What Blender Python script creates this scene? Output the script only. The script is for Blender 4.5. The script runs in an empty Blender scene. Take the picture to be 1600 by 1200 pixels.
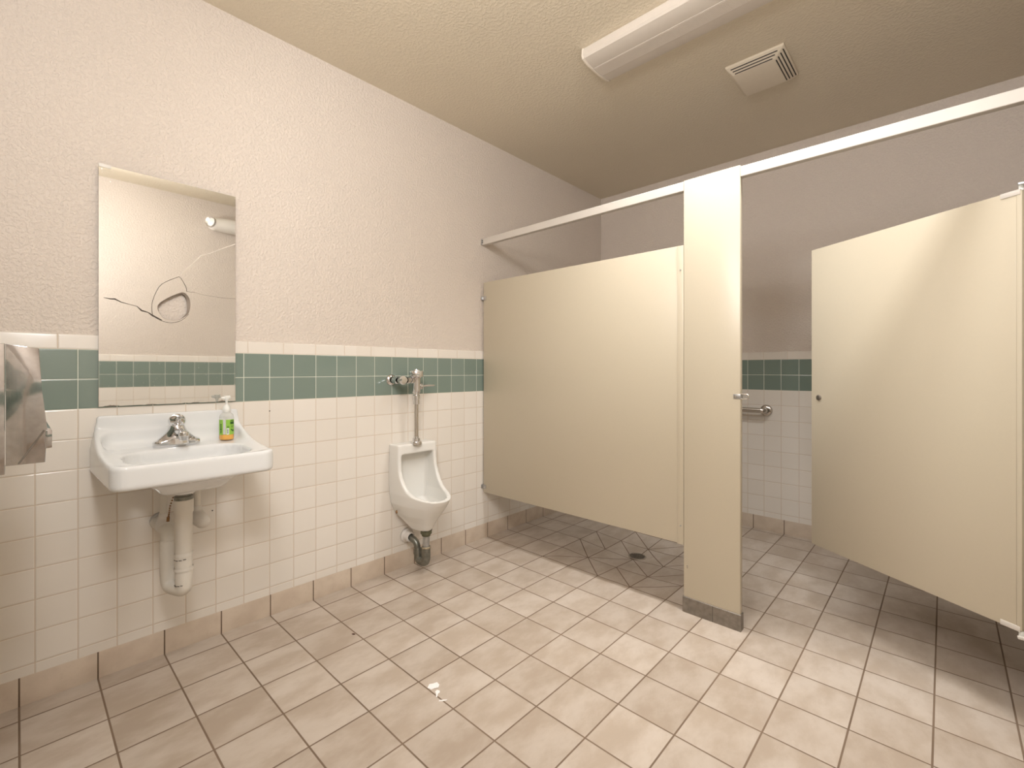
import bpy, bmesh, math, random
import numpy as np
from mathutils import Vector, Matrix
random.seed(7)
C = bpy.context.scene.collection
PI = math.pi
H = 2.745            # ceiling
W = 2.75             # right wall
YB = 3.705           # back wall
YF = -0.085          # front wall (behind the camera)

# ------------------------------------------------------------------ materials
class NT:
    def __init__(self, name):
        self.m = bpy.data.materials.new(name); self.m.use_nodes = True
        self.n = self.m.node_tree.nodes; self.l = self.m.node_tree.links
        self.b = self.n['Principled BSDF']
    def new(self, t, **k):
        nd = self.n.new(t)
        for a, v in k.items(): setattr(nd, a, v)
        return nd
    def link(self, a, b): self.l.new(a, b)
    def math(self, op, a, b=None, c=None):
        nd = self.n.new('ShaderNodeMath'); nd.operation = op
        for i, v in enumerate((a, b, c)):
            if v is None: continue
            if isinstance(v, (int, float)): nd.inputs[i].default_value = v
            else: self.l.new(v, nd.inputs[i])
        return nd.outputs[0]
    def mix(self, f, a, b):
        nd = self.n.new('ShaderNodeMix'); nd.data_type = 'RGBA'
        for s, v in ((0, f), (6, a), (7, b)):
            if isinstance(v, (int, float)): nd.inputs[s].default_value = v
            elif isinstance(v, tuple): nd.inputs[s].default_value = v if len(v) == 4 else (*v, 1)
            else: self.l.new(v, nd.inputs[s])
        return nd.outputs[2]
    def coord(self):
        tc = self.n.new('ShaderNodeTexCoord'); sp = self.n.new('ShaderNodeSeparateXYZ')
        self.l.new(tc.outputs['Object'], sp.inputs[0])
        return tc.outputs['Object'], sp.outputs
    def noise(self, vec, scale, detail=3.0, rough=.5):
        nd = self.n.new('ShaderNodeTexNoise'); nd.inputs['Scale'].default_value = scale
        nd.inputs['Detail'].default_value = detail; nd.inputs['Roughness'].default_value = rough
        if vec is not None: self.l.new(vec, nd.inputs['Vector'])
        return nd.outputs['Fac']
    def smooth(self, v, lo, hi):
        nd = self.n.new('ShaderNodeMapRange'); nd.interpolation_type = 'SMOOTHSTEP'
        self.l.new(v, nd.inputs[0]); nd.inputs[1].default_value = lo; nd.inputs[2].default_value = hi
        return nd.outputs[0]
    def bump(self, hgt, strength, dist=.01, nrm=None):
        nd = self.n.new('ShaderNodeBump'); nd.inputs['Strength'].default_value = strength
        nd.inputs['Distance'].default_value = dist
        self.l.new(hgt, nd.inputs['Height'])
        if nrm is not None: self.l.new(nrm, nd.inputs['Normal'])
        self.l.new(nd.outputs[0], self.b.inputs['Normal']); return nd.outputs[0]
    def edge(self, c, off, pitch):
        """distance to the nearest grid line of one axis"""
        f = self.math('FRACT', self.math('DIVIDE', self.math('SUBTRACT', c, off), pitch))
        return self.math('MULTIPLY', self.math('MINIMUM', f, self.math('SUBTRACT', 1.0, f)), pitch)
    def index(self, c, off, pitch):
        return self.math('FLOOR', self.math('DIVIDE', self.math('SUBTRACT', c, off), pitch))

def simple(name, col, rough=.5, metal=0.0, coat=0.0, noise=0.0, nscale=30, bump=0.0, trans=0.0, ior=1.45, spec=.5, sss=0.0):
    t = NT(name); b = t.b
    b.inputs['Base Color'].default_value = (*col, 1)
    b.inputs['Roughness'].default_value = rough; b.inputs['Metallic'].default_value = metal
    b.inputs['Coat Weight'].default_value = coat; b.inputs['Transmission Weight'].default_value = trans
    b.inputs['IOR'].default_value = ior; b.inputs['Specular IOR Level'].default_value = spec
    v, _ = t.coord()
    n = t.noise(v, nscale)
    if noise:
        t.link(t.mix(n, tuple(c*(1-noise) for c in col), tuple(min(1, c*(1+noise)) for c in col)), b.inputs['Base Color'])
    if bump: t.bump(n, bump)
    return t.m

def texture_paint(name, col, scale, strength):
    t = NT(name); v, _ = t.coord()
    n1 = t.noise(v, scale, 2.5, .55); n2 = t.noise(v, 2.2, 2)
    hgt = t.smooth(n1, .40, .66)
    c = t.mix(n2, tuple(x*.97 for x in col), tuple(min(1, x*1.03) for x in col))
    t.link(c, t.b.inputs['Base Color'])
    t.b.inputs['Roughness'].default_value = .55; t.b.inputs['Specular IOR Level'].default_value = .35
    t.bump(hgt, strength, .004)
    return t.m

def wainscot(name, axis, off, capoff):
    t = NT(name); v, s = t.coord(); c = s[axis]; z = s[2]
    cap = t.math('GREATER_THAN', z, 1.2326)
    green = t.math('MULTIPLY', t.math('GREATER_THAN', z, 1.013), t.math('LESS_THAN', z, 1.2326))
    ev = t.edge(c, off, .1098); ec = t.edge(c, capoff, .155)
    e = t.math('ADD', t.math('MULTIPLY', ev, t.math('SUBTRACT', 1.0, cap)), t.math('MULTIPLY', ec, cap))
    ez = t.edge(z, .1346, .1098)
    d = t.math('MINIMUM', e, ez)
    grout = t.math('SUBTRACT', 1.0, t.smooth(d, .0008, .0018))
    cb = t.new('ShaderNodeCombineXYZ')
    t.link(t.index(c, off, .1098), cb.inputs[0]); t.link(t.index(z, .1346, .1098), cb.inputs[1])
    wn = t.new('ShaderNodeTexWhiteNoise'); wn.noise_dimensions = '3D'; t.link(cb.outputs[0], wn.inputs['Vector'])
    cream = t.mix(wn.outputs['Value'], (.765, .710, .640), (.805, .755, .690))
    grn = t.mix(wn.outputs['Value'], (.185, .240, .205), (.215, .272, .235))
    tile = t.mix(green, cream, grn)
    gcol = t.mix(green, (.62, .51, .40), (.66, .67, .58))
    t.link(t.mix(grout, tile, gcol), t.b.inputs['Base Color'])
    t.link(t.math('ADD', .13, t.math('MULTIPLY', grout, .55)), t.b.inputs['Roughness'])
    pil = t.smooth(d, .0006, .0045)
    wav = t.math('ADD', pil, t.math('MULTIPLY', t.noise(v, 14, 1), .35))
    t.bump(wav, .35, .003)
    return t.m

FX, FPX, FY, FPY = .1059, .1998, .4098, .2023
def floor_tile(name, cut):
    t = NT(name); v, s = t.coord(); x, y = s[0], s[1]
    d = t.math('MINIMUM', t.edge(x, FX, FPX), t.edge(y, FY, FPY))
    if cut:
        fx = t.math('FRACT', t.math('DIVIDE', t.math('SUBTRACT', x, FX), FPX))
        fy = t.math('FRACT', t.math('DIVIDE', t.math('SUBTRACT', y, FY), FPY))
        q = t.math('SUBTRACT', t.math('ADD', fx, fy), 1.0) if cut == 'A' else t.math('SUBTRACT', fx, fy)
        d = t.math('MINIMUM', d, t.math('MULTIPLY', t.math('ABSOLUTE', q), .1415))
    grout = t.math('SUBTRACT', 1.0, t.smooth(d, .0020, .0034))
    cb = t.new('ShaderNodeCombineXYZ')
    t.link(t.index(x, FX, FPX), cb.inputs[0]); t.link(t.index(y, FY, FPY), cb.inputs[1])
    wn = t.new('ShaderNodeTexWhiteNoise'); t.link(cb.outputs[0], wn.inputs['Vector'])
    add = t.new('ShaderNodeVectorMath', operation='ADD'); t.link(v, add.inputs[0])
    sc = t.new('ShaderNodeVectorMath', operation='SCALE'); t.link(wn.outputs['Color'], sc.inputs[0]); sc.inputs['Scale'].default_value = 9
    t.link(sc.outputs[0], add.inputs[1])
    mp = t.new('ShaderNodeMapping'); mp.inputs['Scale'].default_value = (1.0, .55, 1); mp.inputs['Rotation'].default_value = (0, 0, .7)
    t.link(add.outputs[0], mp.inputs[0])
    n1 = t.noise(mp.outputs[0], 9, 5, .6); n2 = t.noise(mp.outputs[0], 38, 4, .65)
    base = t.mix(t.smooth(n1, .34, .66), (.430, .352, .282), (.535, .462, .395))
    base = t.mix(t.math('MULTIPLY', t.smooth(n2, .52, .78), .38), base, (.42, .335, .262))
    tint = t.mix(wn.outputs['Value'], (.92, .905, .89), (1.06, 1.06, 1.06))
    mul = t.new('ShaderNodeMix', data_type='RGBA', blend_type='MULTIPLY'); mul.inputs[0].default_value = 1
    t.link(base, mul.inputs[6]); t.link(tint, mul.inputs[7])
    gd = t.mix(t.noise(v, 3.0, 2), (.115, .075, .048), (.26, .185, .13))
    t.link(t.mix(grout, mul.outputs[2], gd), t.b.inputs['Base Color'])
    t.link(t.math('ADD', .34, t.math('MULTIPLY', grout, .4)), t.b.inputs['Roughness'])
    t.b.inputs['Specular IOR Level'].default_value = .35
    t.bump(t.math('ADD', t.smooth(d, .0018, .005), t.math('MULTIPLY', n2, .12)), .3, .003)
    return t.m

def base_tile(name, axis, off, pitch):
    t = NT(name); v, s = t.coord(); c = s[axis]
    d = t.edge(c, off, pitch)
    grout = t.math('SUBTRACT', 1.0, t.smooth(d, .0018, .0030))
    n1 = t.noise(v, 10, 5, .6); n2 = t.noise(v, 40, 4, .65)
    base = t.mix(t.smooth(n1, .32, .68), (.52, .42, .33), (.61, .51, .41))
    base = t.mix(t.math('MULTIPLY', t.smooth(n2, .52, .78), .35), base, (.46, .365, .28))
    t.link(t.mix(grout, base, (.13, .085, .055)), t.b.inputs['Base Color'])
    t.b.inputs['Roughness'].default_value = .38
    t.bump(t.smooth(d, .0015, .004), .3, .003)
    return t.m

M = {}
M['wall'] = texture_paint('wall_paint', (.715, .635, .562), 88, .5)
M['ceiling'] = texture_paint('ceiling_paint', (.740, .660, .525), 75, .32)
M['tile_left'] = wainscot('left_wall_tile', 1, .0431, .1000)
M['tile_right'] = wainscot('right_wall_tile', 1, .0170, .0600)
M['tile_back'] = wainscot('back_wall_tile', 0, .0582, .1290)
M['tile_front'] = wainscot('front_wall_tile', 0, .03, .1)
M['floor'] = floor_tile('floor_tile', None)
M['floorA'] = floor_tile('floor_tile_cut', 'A')
M['floorB'] = floor_tile('floor_tile_cut_back', 'B')
M['base_y'] = base_tile('base_tile_side', 1, .0053, .2025)
M['base_x'] = base_tile('base_tile_end', 0, FX, FPX)
M['partition'] = simple('cream_powder_coat', (.535, .472, .362), .30, noise=.015, nscale=120, bump=.012, spec=.5)
M['rail'] = simple('cream_rail_coat', (.60, .555, .50), .35)
M['porcelain'] = simple('white_porcelain', (.80, .81, .81), .08, spec=.6)
M['urinal'] = simple('urinal_porcelain', (.80, .785, .745), .10, spec=.6)
M['chrome'] = simple('chrome', (.72, .72, .73), .09, 1.0)
M['steel'] = simple('stained_stainless', (.50, .485, .475), .10, 1.0, noise=.22, nscale=70, bump=.006)
M['satin'] = simple('satin_steel', (.60, .57, .53), .26, 1.0)
M['shoe'] = simple('scuffed_steel', (.27, .245, .215), .42, .8, noise=.4, nscale=45, bump=.12)
M['clip'] = simple('zinc_clip', (.50, .50, .50), .35, .9)
M['dark'] = simple('dark_recess', (.05, .043, .036), .7)
M['insul'] = simple('white_pipe_cover', (.72, .68, .61), .5, noise=.04, bump=.06)
M['valvecover'] = simple('white_valve_cover', (.74, .70, .65), .42, bump=.03)
M['brass'] = simple('tarnished_brass', (.30, .17, .08), .45, .8)
M['trapmetal'] = simple('tarnished_pipe', (.23, .23, .20), .40, .85, noise=.45, nscale=60)
M['greypipe'] = simple('grey_pipe', (.42, .42, .41), .35, .7, noise=.2, nscale=60)
M['verdigris'] = simple('corroded_nut', (.13, .13, .08), .6, .4, noise=.5, nscale=90)
M['wornbrass'] = simple('worn_brass_nut', (.45, .38, .27), .45, .6, noise=.2)
M['plastic'] = simple('white_plastic', (.78, .74, .68), .4)
M['vent'] = simple('cream_plastic', (.80, .72, .59), .42, noise=.03)
M['lens'] = simple('ribbed_acrylic', (.66, .60, .53), .30, noise=.03, spec=.5)
M['housing'] = simple('white_enamel', (.80, .73, .64), .4)
M['pump'] = simple('white_pump_plastic', (.84, .84, .80), .35)
M['paper'] = simple('white_tissue', (.88, .84, .82), .9, bump=.2)
M['debris'] = simple('brown_debris', (.09, .035, .02), .8)
M['label'] = simple('green_label', (.30, .56, .08), .45, noise=.12, nscale=160)
M['labeldark'] = simple('dark_green_print', (.035, .13, .02), .5)
M['labelwhite'] = simple('white_print', (.80, .82, .76), .5)
M['ink'] = simple('black_print', (.03, .035, .03), .5)
M['scratch'] = simple('crack_dark', (.085, .07, .055), .6)
M['crackwhite'] = simple('crack_pale', (.80, .74, .66), .5)
M['edge'] = simple('chipped_glass_edge', (.33, .28, .235), .3, .4)
M['mirrorback'] = simple('mirror_backing', (.24, .20, .16), .6)
def mirror_mat():
    t = NT('old_mirror'); v, s = t.coord()
    t.b.inputs['Metallic'].default_value = 1; t.b.inputs['Roughness'].default_value = .025
    n = t.noise(v, 260, 2); sp = t.smooth(n, .70, .78)
    t.link(t.mix(sp, (.755, .755, .735), (.88, .88, .85)), t.b.inputs['Base Color'])
    t.link(t.math('ADD', .02, t.math('MULTIPLY', sp, .3)), t.b.inputs['Roughness'])
    return t.m
M['mirror'] = mirror_mat()
def clear_mat(name, col, alpha):
    t = NT(name); t.b.inputs['Base Color'].default_value = (*col, 1); t.b.inputs['Roughness'].default_value = .12
    t.b.inputs['Alpha'].default_value = alpha
    return t.m
M['bottle'] = clear_mat('clear_plastic', (.86, .87, .83), .45)
M['soap'] = simple('amber_soap', (.80, .42, .10), .12)

# ------------------------------------------------------------------ mesh helpers
def root_of(o):
    while o.parent: o = o.parent
    return o
def link_mesh(name, me, mat, parent=None, smooth=None):
    o = bpy.data.objects.new(name, me); C.objects.link(o)
    for m in (mat if isinstance(mat, (list, tuple)) else [mat]): me.materials.append(m)
    if parent is not None:
        r = root_of(parent)
        me.transform(Matrix.Translation(-Vector(r.location)))
        o.parent = parent
    if smooth is not None:
        try: me.shade_smooth()
        except Exception:
            for p in me.polygons: p.use_smooth = True
        if smooth < 180:
            try: me.set_sharp_from_angle(angle=math.radians(smooth))
            except Exception: pass
    return o
def obj(name, bm, mat, parent=None, smooth=35):
    bmesh.ops.recalc_face_normals(bm, faces=bm.faces)
    me = bpy.data.meshes.new(name); bm.to_mesh(me); bm.free()
    return link_mesh(name, me, mat, parent, smooth)
def thing(name, label, cat, loc=(0, 0, 0), group=None):
    o = bpy.data.objects.new(name, None); C.objects.link(o); o.location = loc
    o.empty_display_size = .05
    o['label'] = label; o['category'] = cat
    if group: o['group'] = group
    return o
def tag(o, label, cat, group=None):
    o['label'] = label; o['category'] = cat
    if group: o['group'] = group
    return o
def struct(name, bm, mat, smooth=35):
    o = obj(name, bm, mat, None, smooth); o['kind'] = 'structure'; return o
def box(bm, x0, x1, y0, y1, z0, z1, bev=0.0, seg=2, mat=0, xf=None):
    vs = [bm.verts.new((x, y, z)) for x in (x0, x1) for y in (y0, y1) for z in (z0, z1)]
    F = [(0, 1, 3, 2), (4, 6, 7, 5), (0, 4, 5, 1), (2, 3, 7, 6), (0, 2, 6, 4), (1, 5, 7, 3)]
    fs = [bm.faces.new([vs[i] for i in f]) for f in F]
    for f in fs: f.material_index = mat
    if bev:
        es = list({e for f in fs for e in f.edges})
        r = bmesh.ops.bevel(bm, geom=es, offset=bev, segments=seg, profile=.5, affect='EDGES')
        vs = list({v for f in r['faces'] for v in f.verts} | {v for v in vs if v.is_valid})
    if xf is not None:
        for v in vs: v.co = xf @ v.co
    return bm
def BX(*a, **k): return box(bmesh.new(), *a, **k)
def lathe(bm, prof, origin=(0, 0, 0), axis=(0, 0, 1), n=32, a0=0, a1=2*PI, ref=None):
    """prof: list of (radius, height along axis)"""
    ax = Vector(axis).normalized()
    u = Vector(ref) if ref else (Vector((1, 0, 0)) if abs(ax.x) < .9 else Vector((0, 1, 0)))
    u = (u - ax*u.dot(ax)).normalized(); w = ax.cross(u); o = Vector(origin)
    full = abs(a1-a0-2*PI) < 1e-6; m = n if full else n+1
    rings = []
    for r, hh in prof:
        if r < 1e-7: rings.append([bm.verts.new(o+ax*hh)])
        else: rings.append([bm.verts.new(o+ax*hh+(u*math.cos(a0+(a1-a0)*i/n)+w*math.sin(a0+(a1-a0)*i/n))*r) for i in range(m)])
    for A, B in zip(rings, rings[1:]):
        for i in range(n):
            j = (i+1) % m
            if len(A) == 1 and len(B) == 1: continue
            if len(A) == 1: bm.faces.new((A[0], B[i], B[j]))
            elif len(B) == 1: bm.faces.new((A[i], B[0], A[j]))
            else: bm.faces.new((A[i], B[i], B[j], A[j]))
    return bm
def tube(bm, pts, rad, n=20, caps=True):
    P = [Vector(p) for p in pts]; R = rad if isinstance(rad, (list, tuple)) else [rad]*len(P)
    T = []
    for i in range(len(P)):
        a = P[max(i-1, 0)]; b = P[min(i+1, len(P)-1)]; T.append((b-a).normalized())
    up = Vector((0, 0, 1)) if abs(T[0].z) < .9 else Vector((1, 0, 0))
    u = (up - T[0]*up.dot(T[0])).normalized(); rings = []
    for i, p in enumerate(P):
        u = (u - T[i]*u.dot(T[i])).normalized(); w = T[i].cross(u)
        rings.append([bm.verts.new(p+(u*math.cos(2*PI*k/n)+w*math.sin(2*PI*k/n))*R[i]) for k in range(n)])
    for A, B in zip(rings, rings[1:]):
        for k in range(n): bm.faces.new((A[k], A[(k+1) % n], B[(k+1) % n], B[k]))
    if caps: bm.faces.new(rings[0][::-1]); bm.faces.new(rings[-1])
    return bm
def bend(pts, r, n=8):
    """round the inner corners of a polyline"""
    P = [Vector(p) for p in pts]; out = [P[0]]
    for i in range(1, len(P)-1):
        a = (P[i-1]-P[i]); b = (P[i+1]-P[i]); k = min(r, a.length*.49, b.length*.49)
        s = P[i]+a.normalized()*k; e = P[i]+b.normalized()*k
        for j in range(n+1):
            q = j/n; out.append(s*(1-q)**2+P[i]*2*q*(1-q)+e*q*q)
    out.append(P[-1]); return out
def prism(bm, pts2, a0, a1, mp, bev=0.0):
    """closed 2D outline extruded between a0 and a1; mp(u, v, a) -> xyz"""
    A = [bm.verts.new(mp(u, v, a0)) for u, v in pts2]; B = [bm.verts.new(mp(u, v, a1)) for u, v in pts2]
    n = len(A); fs = [bm.faces.new(A[::-1]), bm.faces.new(B)]
    for i in range(n): fs.append(bm.faces.new((A[i], A[(i+1) % n], B[(i+1) % n], B[i])))
    if bev:
        es = list({e for f in fs for e in f.edges})
        bmesh.ops.bevel(bm, geom=es, offset=bev, segments=2, profile=.5, affect='EDGES')
    return bm

# implicit surfaces -> mesh (surface nets)
def nets(name, fn, lo, hi, hs, mat, parent, relax=2):
    lo = np.array(lo, float); hi = np.array(hi, float); n = np.ceil((hi-lo)/hs).astype(int)+1
    g = [lo[i]+hs*np.arange(n[i]) for i in range(3)]
    X, Y, Z = np.meshgrid(*g, indexing='ij'); F = fn(X, Y, Z); ins = F < 0
    c = np.zeros(tuple(n-1), int)
    for dx in (0, 1):
        for dy in (0, 1):
            for dz in (0, 1): c += ins[dx:n[0]-1+dx, dy:n[1]-1+dy, dz:n[2]-1+dz]
    act = (c > 0) & (c < 8); idx = -np.ones(act.shape, int); ijk = np.argwhere(act); idx[act] = np.arange(len(ijk))
    acc = np.zeros((len(ijk), 3)); cnt = np.zeros(len(ijk))
    for ax in range(3):
        o1, o2 = [k for k in range(3) if k != ax]
        for a in (0, 1):
            for b in (0, 1):
                p = ijk.copy(); p[:, o1] += a; p[:, o2] += b; q = p.copy(); q[:, ax] += 1
                f0 = F[p[:, 0], p[:, 1], p[:, 2]]; f1 = F[q[:, 0], q[:, 1], q[:, 2]]
                m = (f0 < 0) != (f1 < 0)
                tt = np.where(m, f0/np.where(m, f0-f1, 1), 0)
                pos = p.astype(float); pos[:, ax] += tt
                acc[m] += pos[m]; cnt[m] += 1
    V = lo+hs*acc/cnt[:, None]
    faces = []
    for ax in range(3):
        o1, o2 = [(1, 2), (2, 0), (0, 1)][ax]
        sl0 = [slice(None)]*3; sl1 = [slice(None)]*3; sl0[ax] = slice(0, n[ax]-1); sl1[ax] = slice(1, n[ax])
        a, b = ins[tuple(sl0)], ins[tuple(sl1)]
        e = np.argwhere(a != b); e = e[(e[:, o1] > 0) & (e[:, o2] > 0) & (e[:, o1] < n[o1]-1) & (e[:, o2] < n[o2]-1)]
        fl = a[e[:, 0], e[:, 1], e[:, 2]]
        def cell(d1, d2):
            k = e.copy(); k[:, o1] += d1; k[:, o2] += d2; return idx[k[:, 0], k[:, 1], k[:, 2]]
        q = np.stack([cell(-1, -1), cell(0, -1), cell(0, 0), cell(-1, 0)], 1)
        q[~fl] = q[~fl][:, ::-1]; faces.append(q)
    Q = np.concatenate(faces)
    for _ in range(relax):
        s = np.zeros_like(V); k = np.zeros(len(V))
        for i in range(4):
            a, b = Q[:, i], Q[:, (i+1) % 4]
            np.add.at(s, a, V[b]); np.add.at(k, a, 1); np.add.at(s, b, V[a]); np.add.at(k, b, 1)
        V = V*.5+.5*s/np.maximum(k, 1)[:, None]
    me = bpy.data.meshes.new(name); me.from_pydata(V.tolist(), [], Q.tolist()); me.update()
    return link_mesh(name, me, mat, parent, 180)
def smin(a, b, k):
    q = np.clip(.5+.5*(b-a)/k, 0, 1); return b*(1-q)+a*q-k*q*(1-q)
def smax(a, b, k): return -smin(-a, -b, k)
def rbox(X, Y, Z, c, hsz, r):
    qx, qy, qz = np.abs(X-c[0])-hsz[0]+r, np.abs(Y-c[1])-hsz[1]+r, np.abs(Z-c[2])-hsz[2]+r
    return np.sqrt(np.maximum(qx, 0)**2+np.maximum(qy, 0)**2+np.maximum(qz, 0)**2)+np.minimum(np.maximum(qx, np.maximum(qy, qz)), 0)-r
def rrect(X, Y, c, hsz, r):
    qx, qy = np.abs(X-c[0])-hsz[0]+r, np.abs(Y-c[1])-hsz[1]+r
    return np.sqrt(np.maximum(qx, 0)**2+np.maximum(qy, 0)**2)+np.minimum(np.maximum(qx, qy), 0)-r
def capsule(X, Y, Z, a, b, ra, rb=None):
    rb = ra if rb is None else rb
    a = np.array(a, float); b = np.array(b, float); d = b-a; L = (d*d).sum()
    t = np.clip(((X-a[0])*d[0]+(Y-a[1])*d[1]+(Z-a[2])*d[2])/L, 0, 1)
    return np.sqrt((X-a[0]-t*d[0])**2+(Y-a[1]-t*d[1])**2+(Z-a[2]-t*d[2])**2)-(ra+(rb-ra)*t)

# ------------------------------------------------------------------ the room
T = .12
struct('wall_left', BX(-T, 0, YF-T, YB+T, -.05, H+.1), M['wall'])
struct('wall_back', BX(0, W, YB, YB+T, -.05, H+.1), M['wall'])
struct('wall_right', BX(W, W+T, YF-T, YB+T, -.05, H+.1), M['wall'])
struct('wall_front', BX(0, W, YF-T, YF, -.05, H+.1), M['wall'])
struct('ceiling', BX(0, W, YF, YB, H, H+.1), M['ceiling'])

DX, DY, DZ = .905, 2.690, -.030          # floor drain, at the bottom of a shallow dish of cut tiles
def sink_z(x, y):
    d = max(abs(x-DX)/.40, abs(y-DY)/.46); r = math.hypot((x-DX)/.42, (y-DY)/.48)
    q = max(0.0, 1-.5*(d+r)); return DZ*min(1.0, q*1.12)
bm = bmesh.new()
def lines(o, p, lo, hi):
    ks = range(math.floor((lo-o)/p), math.ceil((hi-o)/p)+1); L = sorted({lo, hi} | {round(o+p*k, 5) for k in ks if lo < o+p*k < hi})
    out = []
    for a, b in zip(L, L[1:]):
        m = max(1, round((b-a)/.034)); out += [a+(b-a)*i/m for i in range(m)]
    return out+[hi]
xs, ys = lines(FX, FPX, 0, W), lines(FY, FPY, YF, YB)
VV = [[bm.verts.new((x, y, sink_z(x, y))) for y in ys] for x in xs]
CUTA = {(2, 11), (3, 11), (3, 12), (4, 11), (4, 9), (4, 10), (3, 9), (2, 10)}
CUTB = {(5, 9), (3, 10), (2, 9), (5, 10), (5, 11), (4, 12), (5, 12)}
for i in range(len(xs)-1):
    for j in range(len(ys)-1):
        f = bm.faces.new((VV[i][j], VV[i+1][j], VV[i+1][j+1], VV[i][j+1]))
        k = (math.floor(((xs[i]+xs[i+1])/2-FX)/FPX), math.floor(((ys[j]+ys[j+1])/2-FY)/FPY))
        f.material_index = 1 if k in CUTA else 2 if k in CUTB else 0
b0 = [bm.verts.new((x, y, -.12)) for x, y in ((0, YF), (W, YF), (W, YB), (0, YB))]
edge = [VV[i][0] for i in range(len(xs))], [VV[-1][j] for j in range(len(ys))], [VV[i][-1] for i in range(len(xs))][::-1], [VV[0][j] for j in range(len(ys))][::-1]
for k in range(4): bm.faces.new(list(edge[k])[::-1]+[b0[k], b0[(k+1) % 4]])
bm.faces.new(b0[::-1])
struct('floor', bm, [M['floor'], M['floorA'], M['floorB']], 60)

def wain_profile(t=.010, z0=.0985, z1=1.287):
    r = .006
    return [(0, z0), (t, z0), (t, z1-r)] + [(t-r+r*math.cos(a), z1-r+r*math.sin(a)) for a in (PI/6, PI/3, PI/2)] + [(0, z1)]
def run(name, prof, a0, a1, mp, mat):
    bm = bmesh.new(); prism(bm, prof, a0, a1, mp); return struct(name, bm, mat, 40)
mpL = lambda u, v, a: (u, a, v); mpR = lambda u, v, a: (W-u, a, v)
mpB = lambda u, v, a: (a, YB-u, v); mpF = lambda u, v, a: (a, YF+u, v)
P = wain_profile()
run('trim_1', P, YF, YB, mpL, M['tile_left']); run('trim_2', P, .010, W-.010, mpB, M['tile_back'])
run('trim_3', P, YF, YB, mpR, M['tile_right']); run('trim_4', P, .010, 1.72, mpF, M['tile_front'])
Bp = [(0, 0), (.011, 0), (.011, .0955), (.009, .0985), (0, .0985)]
run('baseboard_left', Bp, YF, YB, mpL, M['base_y']); run('baseboard_back', Bp, .011, W-.011, mpB, M['base_x'])
run('baseboard_right', Bp, YF, YB, mpR, M['base_y']); run('baseboard_front', Bp, .011, 1.72, mpF, M['base_x'])
TL = .010   # tile face of the left wall

# ------------------------------------------------------------------ mirror with a punched hole and cracks
mr = thing('wall_mirror', 'frameless wall mirror with a punched hole and long cracks, above the sink', 'mirror', (0, .436, 1.018))
hole = [(.387,1.422),(.415,1.448),(.452,1.472),(.471,1.481),(.487,1.471),(.496,1.449),(.498,1.424),(.492,1.396),(.486,1.386),(.465,1.367),(.446,1.359),(.409,1.362),(.394,1.380),(.385,1.401)]
def chaikin(p, closed=True, n=2):
    for _ in range(n):
        q = []
        m = len(p) if closed else len(p)-1
        if not closed: q.append(p[0])
        for i in range(m):
            a, b = p[i], p[(i+1) % len(p)]
            q += [(a[0]*.75+b[0]*.25, a[1]*.75+b[1]*.25), (a[0]*.25+b[0]*.75, a[1]*.25+b[1]*.75)]
        if not closed: q.append(p[-1])
        p = q
    return p
hole = chaikin(hole)
my0, my1, mz0, mz1 = .2085, .6655, 1.0185, 1.929
MX0, MX1 = .0135, .0185
def plate_with_hole(outer, inner, x0, x1):
    bm = bmesh.new()
    o = [bm.verts.new((x1, *p)) for p in outer]; i = [bm.verts.new((x1, *p)) for p in inner]
    es = [bm.edges.new((a, b)) for L in (o, i) for a, b in zip(L, L[1:]+L[:1])]
    bmesh.ops.triangle_fill(bm, edges=es, use_beauty=True, use_dissolve=False)
    r = bmesh.ops.extrude_face_region(bm, geom=list(bm.faces))
    for v in [g for g in r['geom'] if isinstance(g, bmesh.types.BMVert)]: v.co.x = x0
    return bm
# ragged lower edge, where the silvering has chipped
outer = [(my0, mz0)] + [(y, mz0+dz) for y, dz in ((.222, 0), (.228, .003), (.236, .0015), (.244, .004), (.25, .001), (.262, .003), (.27, 0), (.33, .001), (.345, 0), (.47, 0), (.478, .002), (.49, 0), (.60, 0), (.612, .002), (.628, .001), (.634, 0))] + [(my1, mz0), (my1, mz1), (my0, mz1)]
bm = plate_with_hole(outer, hole, MX0, MX1)
for f in bm.faces:
    f.material_index = 0 if f.calc_center_median().x > MX1-1e-4 else 1
obj('mirror_glass', bm, [M['mirror'], M['mirrorback']], mr, None)
def ribbon(pts, wd, x0, x1):
    """a crack: a narrow raised lip that follows the break"""
    bm = bmesh.new(); n = len(pts); A, B = [], []
    for i, p in enumerate(pts):
        a, b = pts[max(i-1, 0)], pts[min(i+1, n-1)]; t = Vector((b[0]-a[0], b[1]-a[1])).normalized(); nn = Vector((-t.y, t.x))
        k = (wd[i] if isinstance(wd, list) else wd)*.5
        A.append((p[0]+nn.x*k, p[1]+nn.y*k)); B.append((p[0]-nn.x*k, p[1]-nn.y*k))
    va = [bm.verts.new((x1, *p)) for p in A]; vb = [bm.verts.new((x1, *p)) for p in B]
    wa = [bm.verts.new((x0, *p)) for p in A]; wb = [bm.verts.new((x0, *p)) for p in B]
    for i in range(n-1):
        bm.faces.new((va[i], va[i+1], vb[i+1], vb[i])); bm.faces.new((wa[i], wb[i], wb[i+1], wa[i+1]))
        bm.faces.new((va[i], wa[i], wa[i+1], va[i+1])); bm.faces.new((vb[i], vb[i+1], wb[i+1], wb[i]))
    bm.faces.new((va[0], vb[0], wb[0], wa[0])); bm.faces.new((va[-1], wa[-1], wb[-1], vb[-1]))
    return bm
X0, X1 = MX1-.0005, MX1+.0007
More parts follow.
